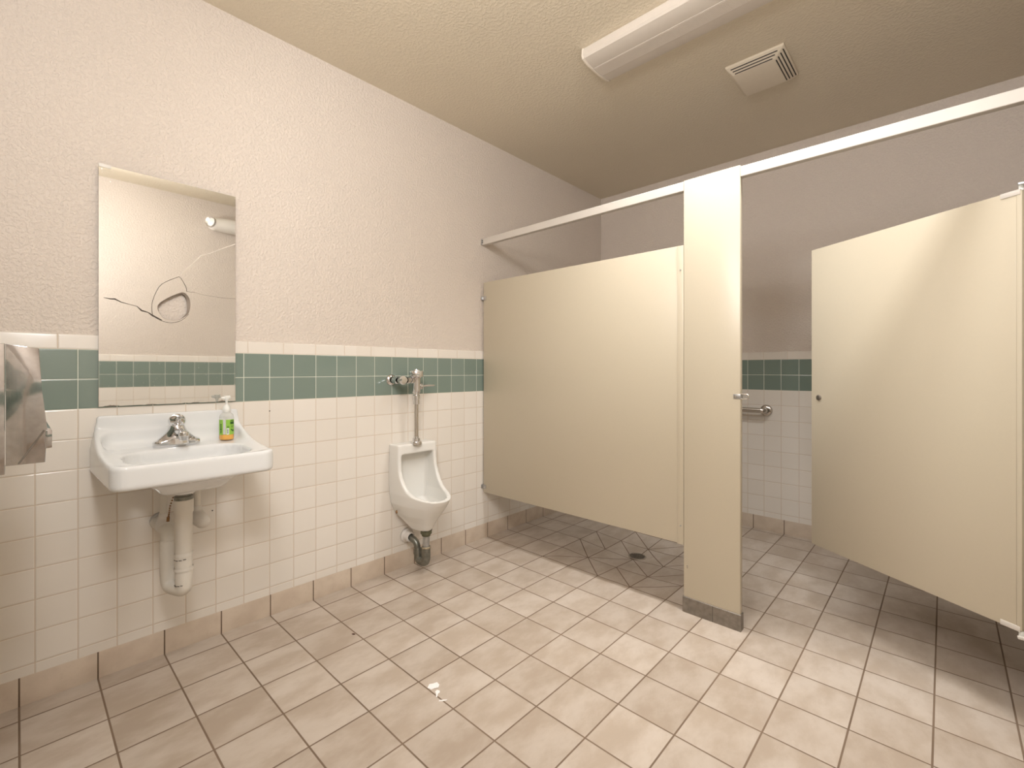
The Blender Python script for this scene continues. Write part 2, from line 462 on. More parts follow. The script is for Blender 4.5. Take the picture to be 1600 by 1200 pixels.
outerc = chaikin([(.370,1.378),(.367,1.399),(.368,1.425),(.378,1.461),(.394,1.499),(.421,1.521),(.449,1.537),(.460,1.544),(.475,1.517),(.483,1.499),(.484,1.484)], False, 1)
obj('crack', ribbon(outerc, .0018, X0, X1), M['scratch'], mr, None)
obj('crack', ribbon(chaikin([(.370,1.374),(.385,1.362),(.403,1.353),(.427,1.349),(.449,1.353),(.471,1.365),(.491,1.390)], False, 1), .0016, X0, X1), M['scratch'], mr, None)
obj('crack', ribbon([(.223,1.429),(.242,1.426),(.255,1.427),(.274,1.417),(.299,1.411),(.321,1.406),(.335,1.391),(.356,1.385),(.370,1.374),(.400,1.358)],
    [.0012,.004,.0055,.003,.0018,.002,.006,.0035,.0065,.003], X0, X1), M['scratch'], mr, None)
obj('crack', ribbon([(.484,1.484),(.515,1.484),(.543,1.477),(.619,1.472),(.665,1.476)], [.0010,.0006,.0005,.0008,.0010], X0, X1), M['scratch'], mr, None)
obj('crack', ribbon([(.4645,1.553),(.471,1.564),(.505,1.604),(.534,1.643),(.569,1.660),(.617,1.690),(.6645,1.718)], [.001,.0014,.002,.0026,.002,.0022,.003], X0, X1), M['crackwhite'], mr, None)
# the broken rim of the hole, thick at the right
hc = (.443, 1.420)
bm = bmesh.new(); n = len(hole); ra, rb, rc = [], [], []
for (y, z) in hole:
    a = math.atan2(z-hc[1], y-hc[0]); k = .0030+.0085*max(0, math.cos(a-.35))**2
    if 1.2 < (a % (2*PI)) < 3.2: k += .002
    if 3.6 < (a % (2*PI)) < 5.2: k *= .45
    dy, dz = hc[0]-y, hc[1]-z; L = math.hypot(dy, dz)
    ra.append(bm.verts.new((MX1+.0004, y, z))); rb.append(bm.verts.new((MX0+.001, y+dy/L*k, z+dz/L*k))); rc.append(bm.verts.new((MX0, y, z)))
for i in range(n):
    j = (i+1) % n
    bm.faces.new((ra[i], ra[j], rb[j], rb[i])); bm.faces.new((rb[i], rb[j], rc[j], rc[i])); bm.faces.new((rc[i], rc[j], ra[j], ra[i]))
obj('hole_rim', bm, M['edge'], mr, 60)
bm = BX(TL, MX1+.002, .2095, .2445, mz1-.010, mz1+.003, .0008)
o = obj('mirror_clip', bm, M['plastic'], mr); o['label'] = 'clear plastic clip'
for (a, b, hh) in ((.226, .262, .006), (.345, .385, .003), (.50, .53, .0025), (.595, .64, .005)):
    pts = [(a, mz0+.0005)] + [(a+(b-a)*k/7, mz0+.0015+hh*(.35+.65*random.random())*math.sin(PI*k/7)) for k in range(1, 7)] + [(b, mz0+.0005)]
    bm = bmesh.new(); prism(bm, pts, X0, X1, lambda u, v, q: (q, u, v)); obj('silvering_chip', bm, M['edge'], mr, None)
for yy in (.30, .57):
    for q in (0, 1):
        bm = box(bmesh.new(), .0005 if q else TL, MX0+.0002, yy-.03, yy+.03, (mz1-.22) if q else mz0+.03, (mz1-.16) if q else mz0+.09); obj('mounting_pad', bm, M['mirrorback'], mr)

# ------------------------------------------------------------------ wash basin
YC = .438
sk = thing('wash_basin', 'white porcelain wall-hung sink with chrome faucet and wrapped drain pipe', 'sink', (0, YC, .30))
def f_basin(X, Y, Z):
    dy = np.abs(Y-YC)
    hw = .236+.018*np.clip((.965-Z)/.10, 0, 1)-.012*np.clip(X/.457, 0, 1)
    plan = rrect(X, (Y-YC)*(.245/hw), (.457/2-.1, 0), (.457/2+.1, .245), .045)
    zt = .850+.112*np.exp(-np.maximum(X, 0)/.110)
    zt = np.where(X < .030, .984, zt); zt = np.where((X >= .030) & (X < .05), zt, zt)
    top = smax(plan, Z-zt, .012)
    apr = .772+.0*X
    body = smax(top, apr-Z, .016)
    # inner deck, inside the raised sides and the back slab
    hi = hw-.020
    inner = rrect(X, (Y-YC)*(.222/hi), (.2365, 0), (.2045, .222), .045)
    deck = .858-.010*np.clip((X-.05)/.4, 0, 1)
    cut = smax(inner, deck-Z, .045)
    body = smax(body, -cut, .020)
    # bowl
    bp = rrect(X, Y, (.285, YC), (.125, .190), .085)
    dep = np.clip(-bp/.085, 0, 1)
    zb = .852-.125*np.sqrt(np.clip(1-(1-dep)**2, 0, 1))
    bowlout = smax(rrect(X, Y, (.275, YC), (.150, .165), .10)+np.clip(.775-Z, 0, 1)*1.1, .715-Z, .03)
    body = smin(body, smax(bowlout, Z-.80, .01), .035)
    boss = smax(np.sqrt((X-.225)**2+(Y-.432)**2)-.040, np.maximum(.690-Z, Z-.76), .008)
    body = smin(body, boss, .014)
    f = smax(bp*.8, zb-Z, .012)
    body = smax(body, -f, .010)
    return smax(body, TL-X, .001)
nets('basin_body', f_basin, (-.006, YC-.275, .665), (.480, YC+.275, 1.005), .0045, M['porcelain'], sk, 2)
bm = bmesh.new(); lathe(bm, [(0, .003), (.014, .003), (.020, .0015), (.022, -.004), (0, -.004)], (.235, .434, .7325)); obj('sink_strainer', bm, M['chrome'], sk)
# faucet
FYc = .437; FX0 = .088; FZ = .860
def f_fau(X, Y, Z):
    base = rrect(X, Y, (FX0, FYc), (.027, .077), .026)
    zt = FZ+.016+.012*np.exp(-((Y-FYc)/.040)**2)
    b = smax(base, np.maximum(Z-zt, FZ-.004-Z), .006)
    a = np.abs(Y-FYc)
    hump = capsule(X, Y, Z, (FX0-.004, FYc, FZ+.005), (FX0, FYc, FZ+.066), .037, .026)
    wing = smin(capsule(X, Y, Z, (FX0, FYc-.010, FZ+.045), (FX0, FYc-.058, FZ+.008), .022, .014), capsule(X, Y, Z, (FX0, FYc+.010, FZ+.045), (FX0, FYc+.058, FZ+.008), .022, .014), .008)
    b = smin(smin(b, hump, .018), wing, .016)
    return smax(b, FZ-.004-Z, .002)
fa = nets('faucet', f_fau, (.035, .335, FZ-.012), (.150, .540, FZ+.100), .0022, M['chrome'], sk, 2); fa['label'] = 'chrome faucet'
def f_sp(X, Y, Z):
    s = capsule(X, Y, Z, (FX0, FYc, FZ+.052), (FX0+.100, FYc+.002, FZ+.046), .019, .0155)
    e = smax(np.sqrt((X-FX0-.102)**2+(Y-FYc-.002)**2)-.0155, np.maximum(Z-FZ-.058, FZ+.026-Z), .003)
    return smin(s, e, .008)
nets('spout', f_sp, (.06, .405, FZ+.015), (.220, .470, FZ+.085), .0022, M['chrome'], fa, 1)
def f_hd(X, Y, Z):
    d = np.sqrt((X-FX0)**2+(Y-FYc)**2+((Z-FZ-.094)*1.1)**2)-.030
    l = capsule(X, Y, Z, (FX0+.004, FYc, FZ+.104), (FX0+.066, FYc+.002, FZ+.116), .0075, .0055)
    nk = capsule(X, Y, Z, (FX0, FYc, FZ+.06), (FX0, FYc, FZ+.085), .022, .020)
    return smin(smin(d, nk, .006), l, .012)
hd = nets('faucet_handle', f_hd, (.045, .395, FZ+.040), (.170, .480, FZ+.135), .0022, M['chrome'], fa, 1)
# drain under the bowl: tailpiece, wrapped trap, stop valves
bm = bmesh.new(); lathe(bm, [(.0295, .660), (.0300, .668), (.0300, .680), (.026, .683), (.026, .694)], (.222, .432, 0), n=28)
obj('coupling_nut', bm, M['trapmetal'], sk)
bm = bmesh.new(); lathe(bm, [(.026, .017), (.0315, .014), (.0315, -.034), (.0285, -.037), (.0282, -.29)], (.222, .432, .652), n=32)
tube(bm, bend([(.222, .432, .365), (.222, .432, .325), (.142, .402, .325), (.135, .400, .38), (.135, .400, .50)], .045), .0275, 24)
lathe(bm, [(.0295, 0), (.0295, .012)], (.222, .432, .455), n=32); lathe(bm, [(.0305, 0), (.0305, .012)], (.222, .432, .400), n=32)
o = obj('drain_pipe', bm, M['insul'], sk, 50); o['label'] = 'white wrapped drain pipe'
bm = bmesh.new(); tube(bm, bend([(.135, .400, .48), (.135, .400, .535), (TL-.004, .385, .545)], .035), .024, 24)
lathe(bm, [(.028, 0), (.028, .045)], (.135, .400, .425), n=28)
obj('trap_arm', bm, M['insul'], sk, 50)
for zz, a0, a1 in ((.447, -1.7, .2), (.352, -1.7, -.2)):      # dark seams of the wrap
    bm = bmesh.new(); 
    for k in range(4):
        q0 = a0+(a1-a0)*k/4; q1 = q0+(a1-a0)/4*.68
        tube(bm, [(.222+.0288*math.cos(q0+(q1-q0)*t/4), .432+.0288*math.sin(q0+(q1-q0)*t/4), zz+.004*math.sin(q0)) for t in range(5)], .0012, 6)
    obj('wrap_seam', bm, M['dark'], sk)
for s, (yy, zz, xv) in enumerate(((.395, .548, .078), (.508, .553, .075))):
    bm = bmesh.new(); tube(bm, bend([(xv, yy, .555), (xv, yy, .64), (xv+.004, yy+(.008 if s == 0 else -.008), .775)], .03), .0125, 16)
    obj('supply_pipe', bm, M['insul'], sk)
    def f_v(X, Y, Z, yy=yy, zz=zz, xv=xv, s=s):
        a = capsule(X, Y, Z, (TL+.004, yy, zz), (xv+.02, yy+.004, zz-.004), .024, .026)
        b = capsule(X, Y, Z, (xv, yy, zz), (xv, yy, zz+.035), .020, .017)
        c = capsule(X, Y, Z, (xv+.012, yy, zz-.010), (xv+(.046 if s == 0 else .034), yy+(.018 if s == 0 else .012), zz-(.026 if s == 0 else .018)), .022, .026)
        return smax(smin(smin(a, b, .012), c, .014), TL-X, .001)
    v = nets('stop_valve_cover', f_v, (0, yy-.06, zz-.07), (.165, yy+.075, zz+.075), .004, M['valvecover'], sk, 1)
    bm = bmesh.new(); lathe(bm, [(.034, 0), (.032, .006), (.026, .010), (.024, .012)], (TL, yy, zz), (1, 0, 0), 28)
    obj('escutcheon', bm, M['clip'], sk)
bm = bmesh.new(); cp = [(.205, .402, .675), (.195, .394, .640), (.192, .392, .615), (.190, .390, .600)]
for i in range(11):
    q = i/10; k = min(2, int(q*3)); f = q*3-k; p = Vector(cp[k]).lerp(Vector(cp[k+1]), f)
    bmesh.ops.create_icosphere(bm, subdivisions=1, radius=.0034, matrix=Matrix.Translation(p))
tube(bm, [(.190, .390, .602), (.189, .389, .585)], .005, 10)
obj('stopper_chain', bm, M['brass'], sk)

# ------------------------------------------------------------------ soap bottle
bx, by, bz = .088, .612, .8605
sb = thing('soap_bottle', 'clear soap pump bottle with green labels and amber soap, on the sink deck', 'soap bottle', (bx, by, bz))
R = .0268
bm = bmesh.new(); lathe(bm, [(R, .0235), (R, .096), (R-.002, .104), (R-.008, .112), (.013, .117), (.0125, .122)], (bx, by, bz), n=40)
obj('bottle', bm, M['bottle'], sb, 50)
bm = bmesh.new(); lathe(bm, [(0, 0), (R-.004, 0), (R-.001, .002), (R, .006), (R, .0215), (R-.002, .0225), (0, .0225)], (bx, by, bz), n=40); o = obj('liquid_soap', bm, M['soap'], sb, 50); o['label'] = 'amber liquid soap'
cam_a = math.atan2(0-by, 2.329-bx)
def shell(name, t0, t1, z0, z1, mat, par, off=.0004):
    """piece of the label that wraps the bottle; angles from the direction of its front"""
    bm = bmesh.new()
    lathe(bm, [(R+off-.0003, z0), (R+off, z0), (R+off, z1), (R+off-.0003, z1), (R+off-.0003, z0)], (bx, by, bz), n=max(2, int(abs(t1-t0)*12)), a0=cam_a+t0, a1=cam_a+t1, ref=(1, 0, 0))
    return obj(name, bm, mat, par, 50)
l1 = shell('label', -1.75, -.50, .022, .086, M['label'], sb); l2 = shell('label', -.10, 1.55, .022, .086, M['label'], sb)
for a, b, z0, z1 in ((-.98, -.72, .030, .034), (-1.0, -.70, .036, .040), (-1.0, -.70, .042, .050), (-.98, -.72, .052, .056), (-1.0, -.72, .058, .062), (-.98, -.70, .064, .068)):
    shell('lettering', a, b, z0, z1, M['labeldark'], l1, .0008)
for a, b, z0, z1 in ((.55, 1.2, .080, .083), (.50, 1.25, .066, .077), (.05, .28, .057, .0585), (.05, .40, .054, .0555), (.05, .34, .051, .0525), (.62, 1.2, .058, .0595), (.60, 1.05, .053, .0545), (.75, 1.2, .036, .042), (.62, .8, .040, .046)):
    shell('lettering', a, b, z0, z1, M['labeldark'], l2, .0008)
bc = shell('barcode', .0, .34, .023, .050, M['labelwhite'], l2, .0007)
for k in range(7): shell('lettering', .07, .24, .027+k*.0029, .027+k*.0029+(.0019 if k % 3 else .0012), M['ink'], l2, .0010)
bm = bmesh.new(); lathe(bm, [(0, .148), (.0065, .148), (.010, .144), (.0150, .136), (.0155, .118), (.0140, .116), (0, .116)], (bx, by, bz), n=28)
lathe(bm, [(.0042, .145), (.0042, .168), (0, .168)], (bx, by, bz), n=16)
nz = Vector((math.cos(cam_a-1.25), math.sin(cam_a-1.25), 0))
c0 = Vector((bx, by, bz+.176))
tube(bm, [c0-nz*.013+Vector((0, 0, .004)), c0+nz*.004, c0+nz*.020+Vector((0, 0, .002))], [.0075, .0070, .0045], 14)
lathe(bm, [(.0045, .162), (.009, .171), (.0105, .184), (.009, .186), (0, .186)], (bx, by, bz), n=24)
obj('pump_head', bm, M['pump'], sb, 45)

# ------------------------------------------------------------------ urinal
UY = 1.585
ur = thing('urinal', 'white wall-hung urinal with exposed chrome flush valve above it', 'urinal', (0, UY, .25))
def f_ur(X, Y, Z):
    a = np.abs(Y-UY)
    wz = np.interp(Z, [.225, .26, .30, .34, .40, .46, .56, .74], [.035, .050, .072, .098, .124, .134, .137, .132])
    xz = np.interp(Z, [.225, .255, .29, .33, .38, .42, .455, .50, .80], [.200, .215, .236, .264, .304, .332, .350, .352, .352])
    xr = np.interp(Z, [.425, .440, .452, .466, .485, .515, .55, .59, .64, .75], [.40, .352, .275, .215, .178, .149, .128, .113, .106, .104])
    xl = np.minimum(xz, xr+.0)
    p = np.interp(Z, [.25, .40, .50, .62], [2.1, 2.2, 2.3, 2.3])
    def sup(x, w): return (np.clip(x, 0, None)/xz)**p+(a/w)**p
    # sides: straight near the wall, then round to the lip
    xs_ = np.clip((X-.105)/(xz-.105), 0, None)
    shape = (xs_**2.0+(a/wz)**2.4)**.5-1
    side = shape*.115
    out = smax(side, X-xr, .010)
    out = smax(out, Z-.735, .010)
    out = smax(out, (.248+.45*np.clip(.13-X, 0, 1)*0)-Z+np.clip(.10-X, 0, 1)*.9*(Z < .5), .012)
    # cavity
    wi = np.maximum(wz-.024, .008); xi = np.maximum(xz-.026, .02)
    xs2 = np.clip((X-.08)/(xi-.08), 0, None)
    ins = ((xs2**2.0+(a/wi)**2.6)**.5-1)*.10
    fl = .352+.05*np.clip(np.abs(X-.17)/.15, 0, 1)**2+.10*np.clip(.08-X, 0, 1)
    cav = smax(ins, np.maximum(.036-X, np.maximum(Z-.678, fl-Z)), .012)
    out = smax(out, -cav, .008)
    return smax(out, TL-X, .001)
nets('urinal_bowl', f_ur, (-.006, UY-.155, .225), (.380, UY+.155, .755), .004, M['urinal'], ur, 2)
bm = bmesh.new(); lathe(bm, [(0, .006), (.009, .006), (.010, 0)], (.060, UY-.112, .352), (-.3, -1, 0), 16); obj('mounting_bolt', bm, M['brass'], ur)
# outlet, trap and wall flange
bm = bmesh.new(); lathe(bm, [(.032, .232), (.032, .246), (.034, .252)], (.182, UY, 0), n=28); lathe(bm, [(.024, .218), (.028, .232)], (.182, UY, 0), n=28); obj('outlet_nut', bm, M['verdigris'], ur)
bm = bmesh.new(); tube(bm, [(.182, UY, .235), (.182, UY, .150)], .0195, 24); obj('outlet_pipe', bm, M['greypipe'], ur)
bm = bmesh.new(); lathe(bm, [(.023, 0), (.027, .003), (.027, .010), (.023, .013)], (.182, UY, .146), n=8); obj('slip_nut', bm, M['wornbrass'], ur)
bm = bmesh.new(); tube(bm, bend([(.182, UY, .150), (.182, UY, .062), (.110, UY, .062), (.105, UY, .11), (.100, UY, .125)], .036, 10), .0245, 24)
tube(bm, bend([(.104, UY, .105), (.094, UY-.002, .160), (.040, UY-.012, .180), (TL, UY-.014, .180)], .03), .0185, 20)
lathe(bm, [(.026, 0), (.026, .012)], (.105, UY, .098), (-.1, 0, 1), n=24)
o = obj('trap', bm, M['trapmetal'], ur, 50); o['label'] = 'tarnished metal trap'
bm = bmesh.new(); lathe(bm, [(.040, 0), (.038, .005), (.030, .010), (.0285, .042), (.026, .044), (.019, .044)], (TL, UY-.014, .182), (1, 0, .0), 32); obj('wall_flange', bm, M['valvecover'], ur, 40)
bm = bmesh.new(); lathe(bm, [(.043, 0), (.043, .002)], (TL, UY-.014, .182), (1, 0, 0), 32); obj('sealant_ring', bm, M['dark'], ur, 40)
# flush valve
VX, VY = .098, 1.577
bm = bmesh.new(); lathe(bm, [(.032, .728), (.033, .738), (.030, .746), (.022, .750), (.021, .764), (.014, .768), (.0135, .776)], (VX, VY, 0), n=28); obj('spud_flange', bm, M['chrome'], ur, 40)
fv = lathe(bmesh.new(), [(.0185, .960), (.0185, .985), (.0205, .987), (.0205, 1.010), (.017, 1.014), (.017, 1.022), (.023, 1.030), (.025, 1.05), (.024, 1.10), (.027, 1.112), (.040, 1.118), (.041, 1.126), (.041, 1.148), (.039, 1.152), (.020, 1.156), (.019, 1.160), (0, 1.160)], (VX, VY, 0), n=36)
fo = obj('flush_valve', fv, M['chrome'], ur, 30); fo['label'] = 'chrome flush valve body'
bm = bmesh.new(); tube(bm, [(VX, VY, .770), (VX, VY, .965)], .0120, 20); obj('flush_tube', bm, M['satin'], fo)
bm = bmesh.new(); tube(bm, bend([(TL, 1.466, 1.100), (VX, 1.466, 1.100), (VX, VY, 1.100)], .02), .0135, 18)
lathe(bm, [(.019, 0), (.019, .020), (.017, .022)], (VX, 1.512, 1.100), (0, 1, 0), n=8); lathe(bm, [(.016, 0), (.020, .002), (.020, .014), (.016, .016)], (VX, 1.540, 1.100), (0, 1, 0), n=8)
lathe(bm, [(.021, -.020), (.023, 0), (.023, .012), (.020, .022)], (VX-.032, 1.466, 1.100), (1, 0, 0), n=28)
obj('supply_elbow', bm, M['chrome'], fo, 35)
bm = bmesh.new(); lathe(bm, [(.018, 0), (.0245, .004), (.0250, .020), (.021, .027), (0, .029)], (VX+.006, 1.474, 1.100), (1, -.1, 0), n=28); obj('control_stop_cap', bm, M['chrome'], fo, 30)
bm = bmesh.new(); lathe(bm, [(.033, 0), (.032, .004), (.024, .011), (.018, .013)], (TL, 1.466, 1.100), (1, 0, 0), 32); obj('supply_escutcheon', bm, M['chrome'], fo, 40)
bm = bmesh.new(); lathe(bm, [(.015, .014), (.017, .018), (.017, .036), (.012, .040), (.007, .044)], (VX, VY, 1.062), (0, 1, 0), n=24)
tube(bm, [(VX, VY+.040, 1.062), (VX+.002, VY+.075, 1.066), (VX+.003, VY+.128, 1.066)], [.0055, .0060, .0042], 14); obj('flush_handle', bm, M['chrome'], fo, 40)

# ------------------------------------------------------------------ paper towel dispenser on the front wall
pt = thing('paper_towel_dispenser', 'stainless steel paper towel dispenser, side on, at the left edge near the sink', 'towel dispenser', (.66, YF, .92))
mpX = lambda u, v, a: (a, u, v)
xa, xb = .515, .80
bm = bmesh.new(); prism(bm, [(YF+.0105, .922), (-.0185, .922), (-.0185, 1.2155), (YF+.0105, 1.2155)], xa-.004, xb+.002, mpX, .0015); obj('cabinet_back', bm, M['steel'], pt)
bm = bmesh.new(); prism(bm, [(-.018, .941), (.045, .941), (.0485, 1.020), (.040, 1.109), (.035, 1.206), (-.018, 1.2145)], xa, xb, mpX, .0015); obj('front_cover', bm, M['steel'], pt, 30)
bm = bmesh.new(); prism(bm, [(.044, .973), (.0565, .974), (.0565, 1.0145), (.046, 1.0155)], xa+.004, xb+.0015, mpX, .001); obj('lever', bm, M['steel'], pt)
bm = bmesh.new(); tube(bm, [(xb+.0002, .0025, .9425), (xb+.0002, .0435, 1.0155)], .0018, 8); obj('folded_seam', bm, M['shoe'], pt)
bm = bmesh.new()
for q in ((.6, .012),): tube(bm, [(xb, -.018, .943), (xb, -.018, 1.213)], .0016, 8)
obj('corner_bead', bm, M['chrome'], pt)

# ------------------------------------------------------------------ toilet partition
PY = 2.183
pn = thing('partition_panel', 'wide cream toilet partition panel fixed between the left wall and pilaster', 'partition panel', (.70, PY, .32))
obj('panel', BX(.020, 1.384, PY+.002, PY+.027, .320, 1.757, .003), M['partition'], pn)
bm = BX(1.3845, 1.4155, PY-.0015, PY+.030, .318, 1.756, .0012)
es = obj('edge_channel', bm, M['partition'], pn)
for zz in (1.638, .407):
    bm = lathe(bmesh.new(), [(0, .002), (.0035, .002), (.0042, 0)], (1.401, PY-.0014, zz), (0, -1, 0), 14); obj('screw', bm, M['clip'], es)
for zz in (1.648, .360):
    bm = BX(.0105, .046, PY-.002, PY+.0018, zz-.013, zz+.013, .0008); box(bm, .0105, .0125, PY-.012, PY+.040, zz-.013, zz+.013, .0005)
    b = obj('wall_bracket', bm, M['clip'], pn)
    bm = lathe(bmesh.new(), [(0, .0012), (.0024, .001), (.003, 0)], (.036, PY-.002, zz), (0, -1, 0), 14); obj('bracket_screw', bm, M['satin'], b)

pl = thing('pilaster', 'tall narrow cream stall pilaster with scuffed grey metal shoe at its foot', 'pilaster', (1.543, PY, 0))
obj('post', BX(1.4165, 1.6705, PY-.001, PY+.029, .006, 2.064, .003), M['partition'], pl)
bm = bmesh.new()
prism(bm, [(PY-.005, .0005), (PY-.005, .073), (PY-.0012, .075), (PY+.0292, .075), (PY+.033, .073), (PY+.033, .0005)], 1.413, 1.674, mpX)
sh = obj('shoe', bm, M['shoe'], pl, 40); sh['label'] = 'scuffed grey metal shoe'
obj('shoe_seam', BX(1.552, 1.5535, PY-.0056, PY-.0045, .001, .073), M['dark'], sh)
for zz in (.222, .214):
    bm = lathe(bmesh.new(), [(0, .0014), (.0028, .0012), (.0034, 0)], (1.4345, PY-.001, zz), (0, -1, 0), 12); obj('screw', bm, M['satin'], pl)
bm = BX(1.642, 1.673, PY-.0035, PY-.001, 1.028, 1.050, .001); box(bm, 1.6705, 1.673, PY-.0035, PY+.031, 1.028, 1.050, .0008)
lt = obj('strike_keeper', bm, M['clip'], pl); lt['label'] = 'metal latch keeper'
bm = lathe(bmesh.new(), [(0, .003), (.005, .0025), (.006, 0)], (1.650, PY-.0035, 1.0385), (0, -1, 0), 16); obj('screw', bm, M['satin'], lt)
bm = bmesh.new(); tube(bm, bend([(1.672, PY+.006, 1.050), (1.703, PY+.006, 1.050), (1.703, PY+.006, 1.029), (1.672, PY+.006, 1.029)], .010), .0022, 8); obj('keeper_loop', bm, M['satin'], lt)

def headrail(label, x0, x1, z0, z1, d0=0.0):
    t = thing('headrail', label, 'headrail', (x0, PY, z0))
    prof = [(PY+d0, z0+.002), (PY+d0+.002, z0), (PY+.030, z0), (PY+.032, z0+.002), (PY+.032, z1-.006), (PY+.024, z1), (PY+d0+.004, z1), (PY+d0, z1-.003)]
    bm = bmesh.new(); prism(bm, prof, x0, x1, mpX); obj('rail', bm, M['rail'], t, 40); return t
h1 = headrail('cream overhead rail running from the left wall to the pilaster', .010, 1.4160, 2.016, 2.061)
bm = BX(.0002, .010, PY-.004, PY+.036, 2.018, 2.058, .001); box(bm, .008, .020, PY-.003, PY-.0002, 2.026, 2.052, .001)
o = obj('wall_bracket', bm, M['clip'], h1)
for zz in (2.032, 2.045):
    obj('bracket_screw', lathe(bmesh.new(), [(0, .002), (.0035, .0018), (.004, 0)], (.014, PY-.003, zz), (0, -1, 0), 12), M['dark'], o)
h2 = headrail('bright cream overhead rail running right from the pilaster above the stall door', 1.6712, W, 2.012, 2.058, .001)

hp = thing('hinge_pilaster', 'cream stall pilaster carrying the open door at the right edge', 'pilaster', (2.64, PY, 0))
obj('post', BX(2.533, 2.748-.012, PY-.001, PY+.029, .006, 2.011, .003), M['partition'], hp)
obj('shoe', BX(2.530, 2.738, PY-.005, PY+.033, .0005, .075, .002), M['shoe'], hp)

dh = Vector((2.511, 2.190, 0)); dl = Vector((1.860, 2.625, 0)); dd = (dl-dh).normalized(); dn = Vector((-dd.y, dd.x, 0))
if dn.y < 0: dn = -dn
DL = (dl-dh).length
XF = Matrix(((dd.x, dn.x, 0, dh.x), (dd.y, dn.y, 0, dh.y), (0, 0, 1, 0), (0, 0, 0, 1)))   # local: along door, into stall, up
dr = thing('stall_door', 'cream toilet stall door standing half open into the stall', 'stall door', (2.511, 2.190, .318))
obj('door_leaf', BX(.014, DL, .0, .025, .318, 1.735, .002, xf=XF), M['partition'], dr)
obj('edge_strip', BX(.000, .0135, -.001, .026, .322, 1.731, .001, xf=XF), M['partition'], dr)
k = obj('latch_knob', lathe(bmesh.new(), [(0, .006), (.009, .006), (.0125, .004), (.0135, 0)], XF @ Vector((.7418, 0, 1.026)), -dn, 24), M['shoe'], dr)
obj('knob_slot', BX(.7408, .7428, -.0068, -.0055, 1.018, 1.034, xf=XF), M['dark'], k)
for zz, s in ((1.735, 1), (.318, -1)):
    zlo, zhi = sorted((zz+s*.001, zz-s*.016))
    bm = BX(.004, .055, -.0022, .027, zlo, zhi, .001, xf=XF); hb = obj('hinge_plate', bm, M['rail'], dr)
    bm = bmesh.new(); lathe(bm, [(.0075, 0), (.0075, .022), (0, .022)], XF @ Vector((.007, .012, zz-.002*s)), (0, 0, s), 16); obj('hinge_pin', bm, M['pump'], hb)
    z0, z1 = sorted((zz+s*.010, zz+s*.020))
    hx = thing('hinge_bracket', 'metal hinge bracket above the top corner of the stall door' if s > 0 else 'pale hinge bracket under the bottom corner of the stall door', 'hinge', (2.53, PY, zz+s*.015), 'stall door hinge brackets')
    bm = BX(2.500, 2.545, PY-.006, PY+.006, z0, z1, .003); box(bm, 2.528, 2.575, PY-.006, PY-.0012, z0-.018, z1+.018, .002); obj('bracket_arm', bm, M['clip'] if s > 0 else M['rail'], hx)

# ------------------------------------------------------------------ grab bar on the back wall
gb = thing('grab_bar', 'satin steel grab bar on the tiled back wall inside the stall', 'grab bar', (.90, YB, .867))
yt = YB-.010
bm = bmesh.new(); tube(bm, bend([(.47, yt-.006, .867), (.47, yt-.058, .867), (1.392, yt-.058, .867), (1.392, yt-.006, .867)], .035, 10), .0185, 24); obj('bar', bm, M['satin'], gb, 60)
for xx in (.47, 1.392):
    bm = bmesh.new(); lathe(bm, [(.040, 0), (.040, .008), (.036, .013), (.024, .015), (.0195, .020)], (xx, yt, .867), (0, -1, 0), 36); obj('flange', bm, M['satin'], gb, 40)

# ------------------------------------------------------------------ floor drain
dt = thing('floor_drain', 'round metal floor drain grate set among wedge-cut floor tiles', 'floor drain', (DX, DY, DZ))
bm = bmesh.new(); lathe(bm, [(.055, -.004), (.055, .0045), (.053, .006), (.047, .006), (.046, .003), (.046, -.004)], (DX, DY, DZ), n=40); obj('drain_ring', bm, M['satin'], dt, 40)
bm = bmesh.new(); lathe(bm, [(0, .0012), (.047, .0012), (.047, -.003), (0, -.003)], (DX, DY, DZ), n=40); obj('drain_pit', bm, M['dark'], dt, 40)
bm = bmesh.new()
for k in range(-4, 5):
    q = k*.0105; L = math.sqrt(max(0, .046**2-q*q))
    for a, b in ((1, 0), (0, 1)):
        if a: box(bm, DX+q-.0034, DX+q+.0034, DY-L, DY+L, DZ+.0018, DZ+.005)
        else: box(bm, DX-L, DX+L, DY+q-.0034, DY+q+.0034, DZ+.0018, DZ+.005)
obj('grate', bm, M['satin'], dt, None)

# ------------------------------------------------------------------ ceiling fixture and exhaust vent
lf = thing('ceiling_light', 'long white wraparound fluorescent light fixture on the ceiling', 'ceiling light', (1.65, 2.03, H))
lx0, lx1 = 1.022, 2.245; yc = 2.030
def lens_profile(k=0.0):
    return [(-.122+k, H), (-.126+k, H-.006), (-.130+k, H-.040), (-.122+k, H-.052+k*.6), (-.09+k*.8, H-.062+k*.8), (-.04, H-.066+k), (.04, H-.066+k), (.09-k*.8, H-.062+k*.8), (.122-k, H-.052+k*.6), (.130-k, H-.040), (.126-k, H-.006), (.122-k, H)]
bm = bmesh.new(); prism(bm, [(yc+u, v) for u, v in lens_profile(.003)], lx0+.010, lx1-.010, mpX); obj('diffuser', bm, M['lens'], lf, 20)
bm = bmesh.new()
for k in range(15):
    yy = yc-.038+.076*k/14; tube(bm, [(lx0+.011, yy, H-.0633), (lx1-.011, yy, H-.0633)], .0011, 6)
obj('lens_rib', bm, M['lens'], lf, 60)
for a, b in ((lx0, lx0+.010), (lx1-.010, lx1)):
    bm = bmesh.new(); prism(bm, [(yc+u, v) for u, v in lens_profile(0)], a, b, mpX); obj('end_cap', bm, M['housing'], lf, 20)

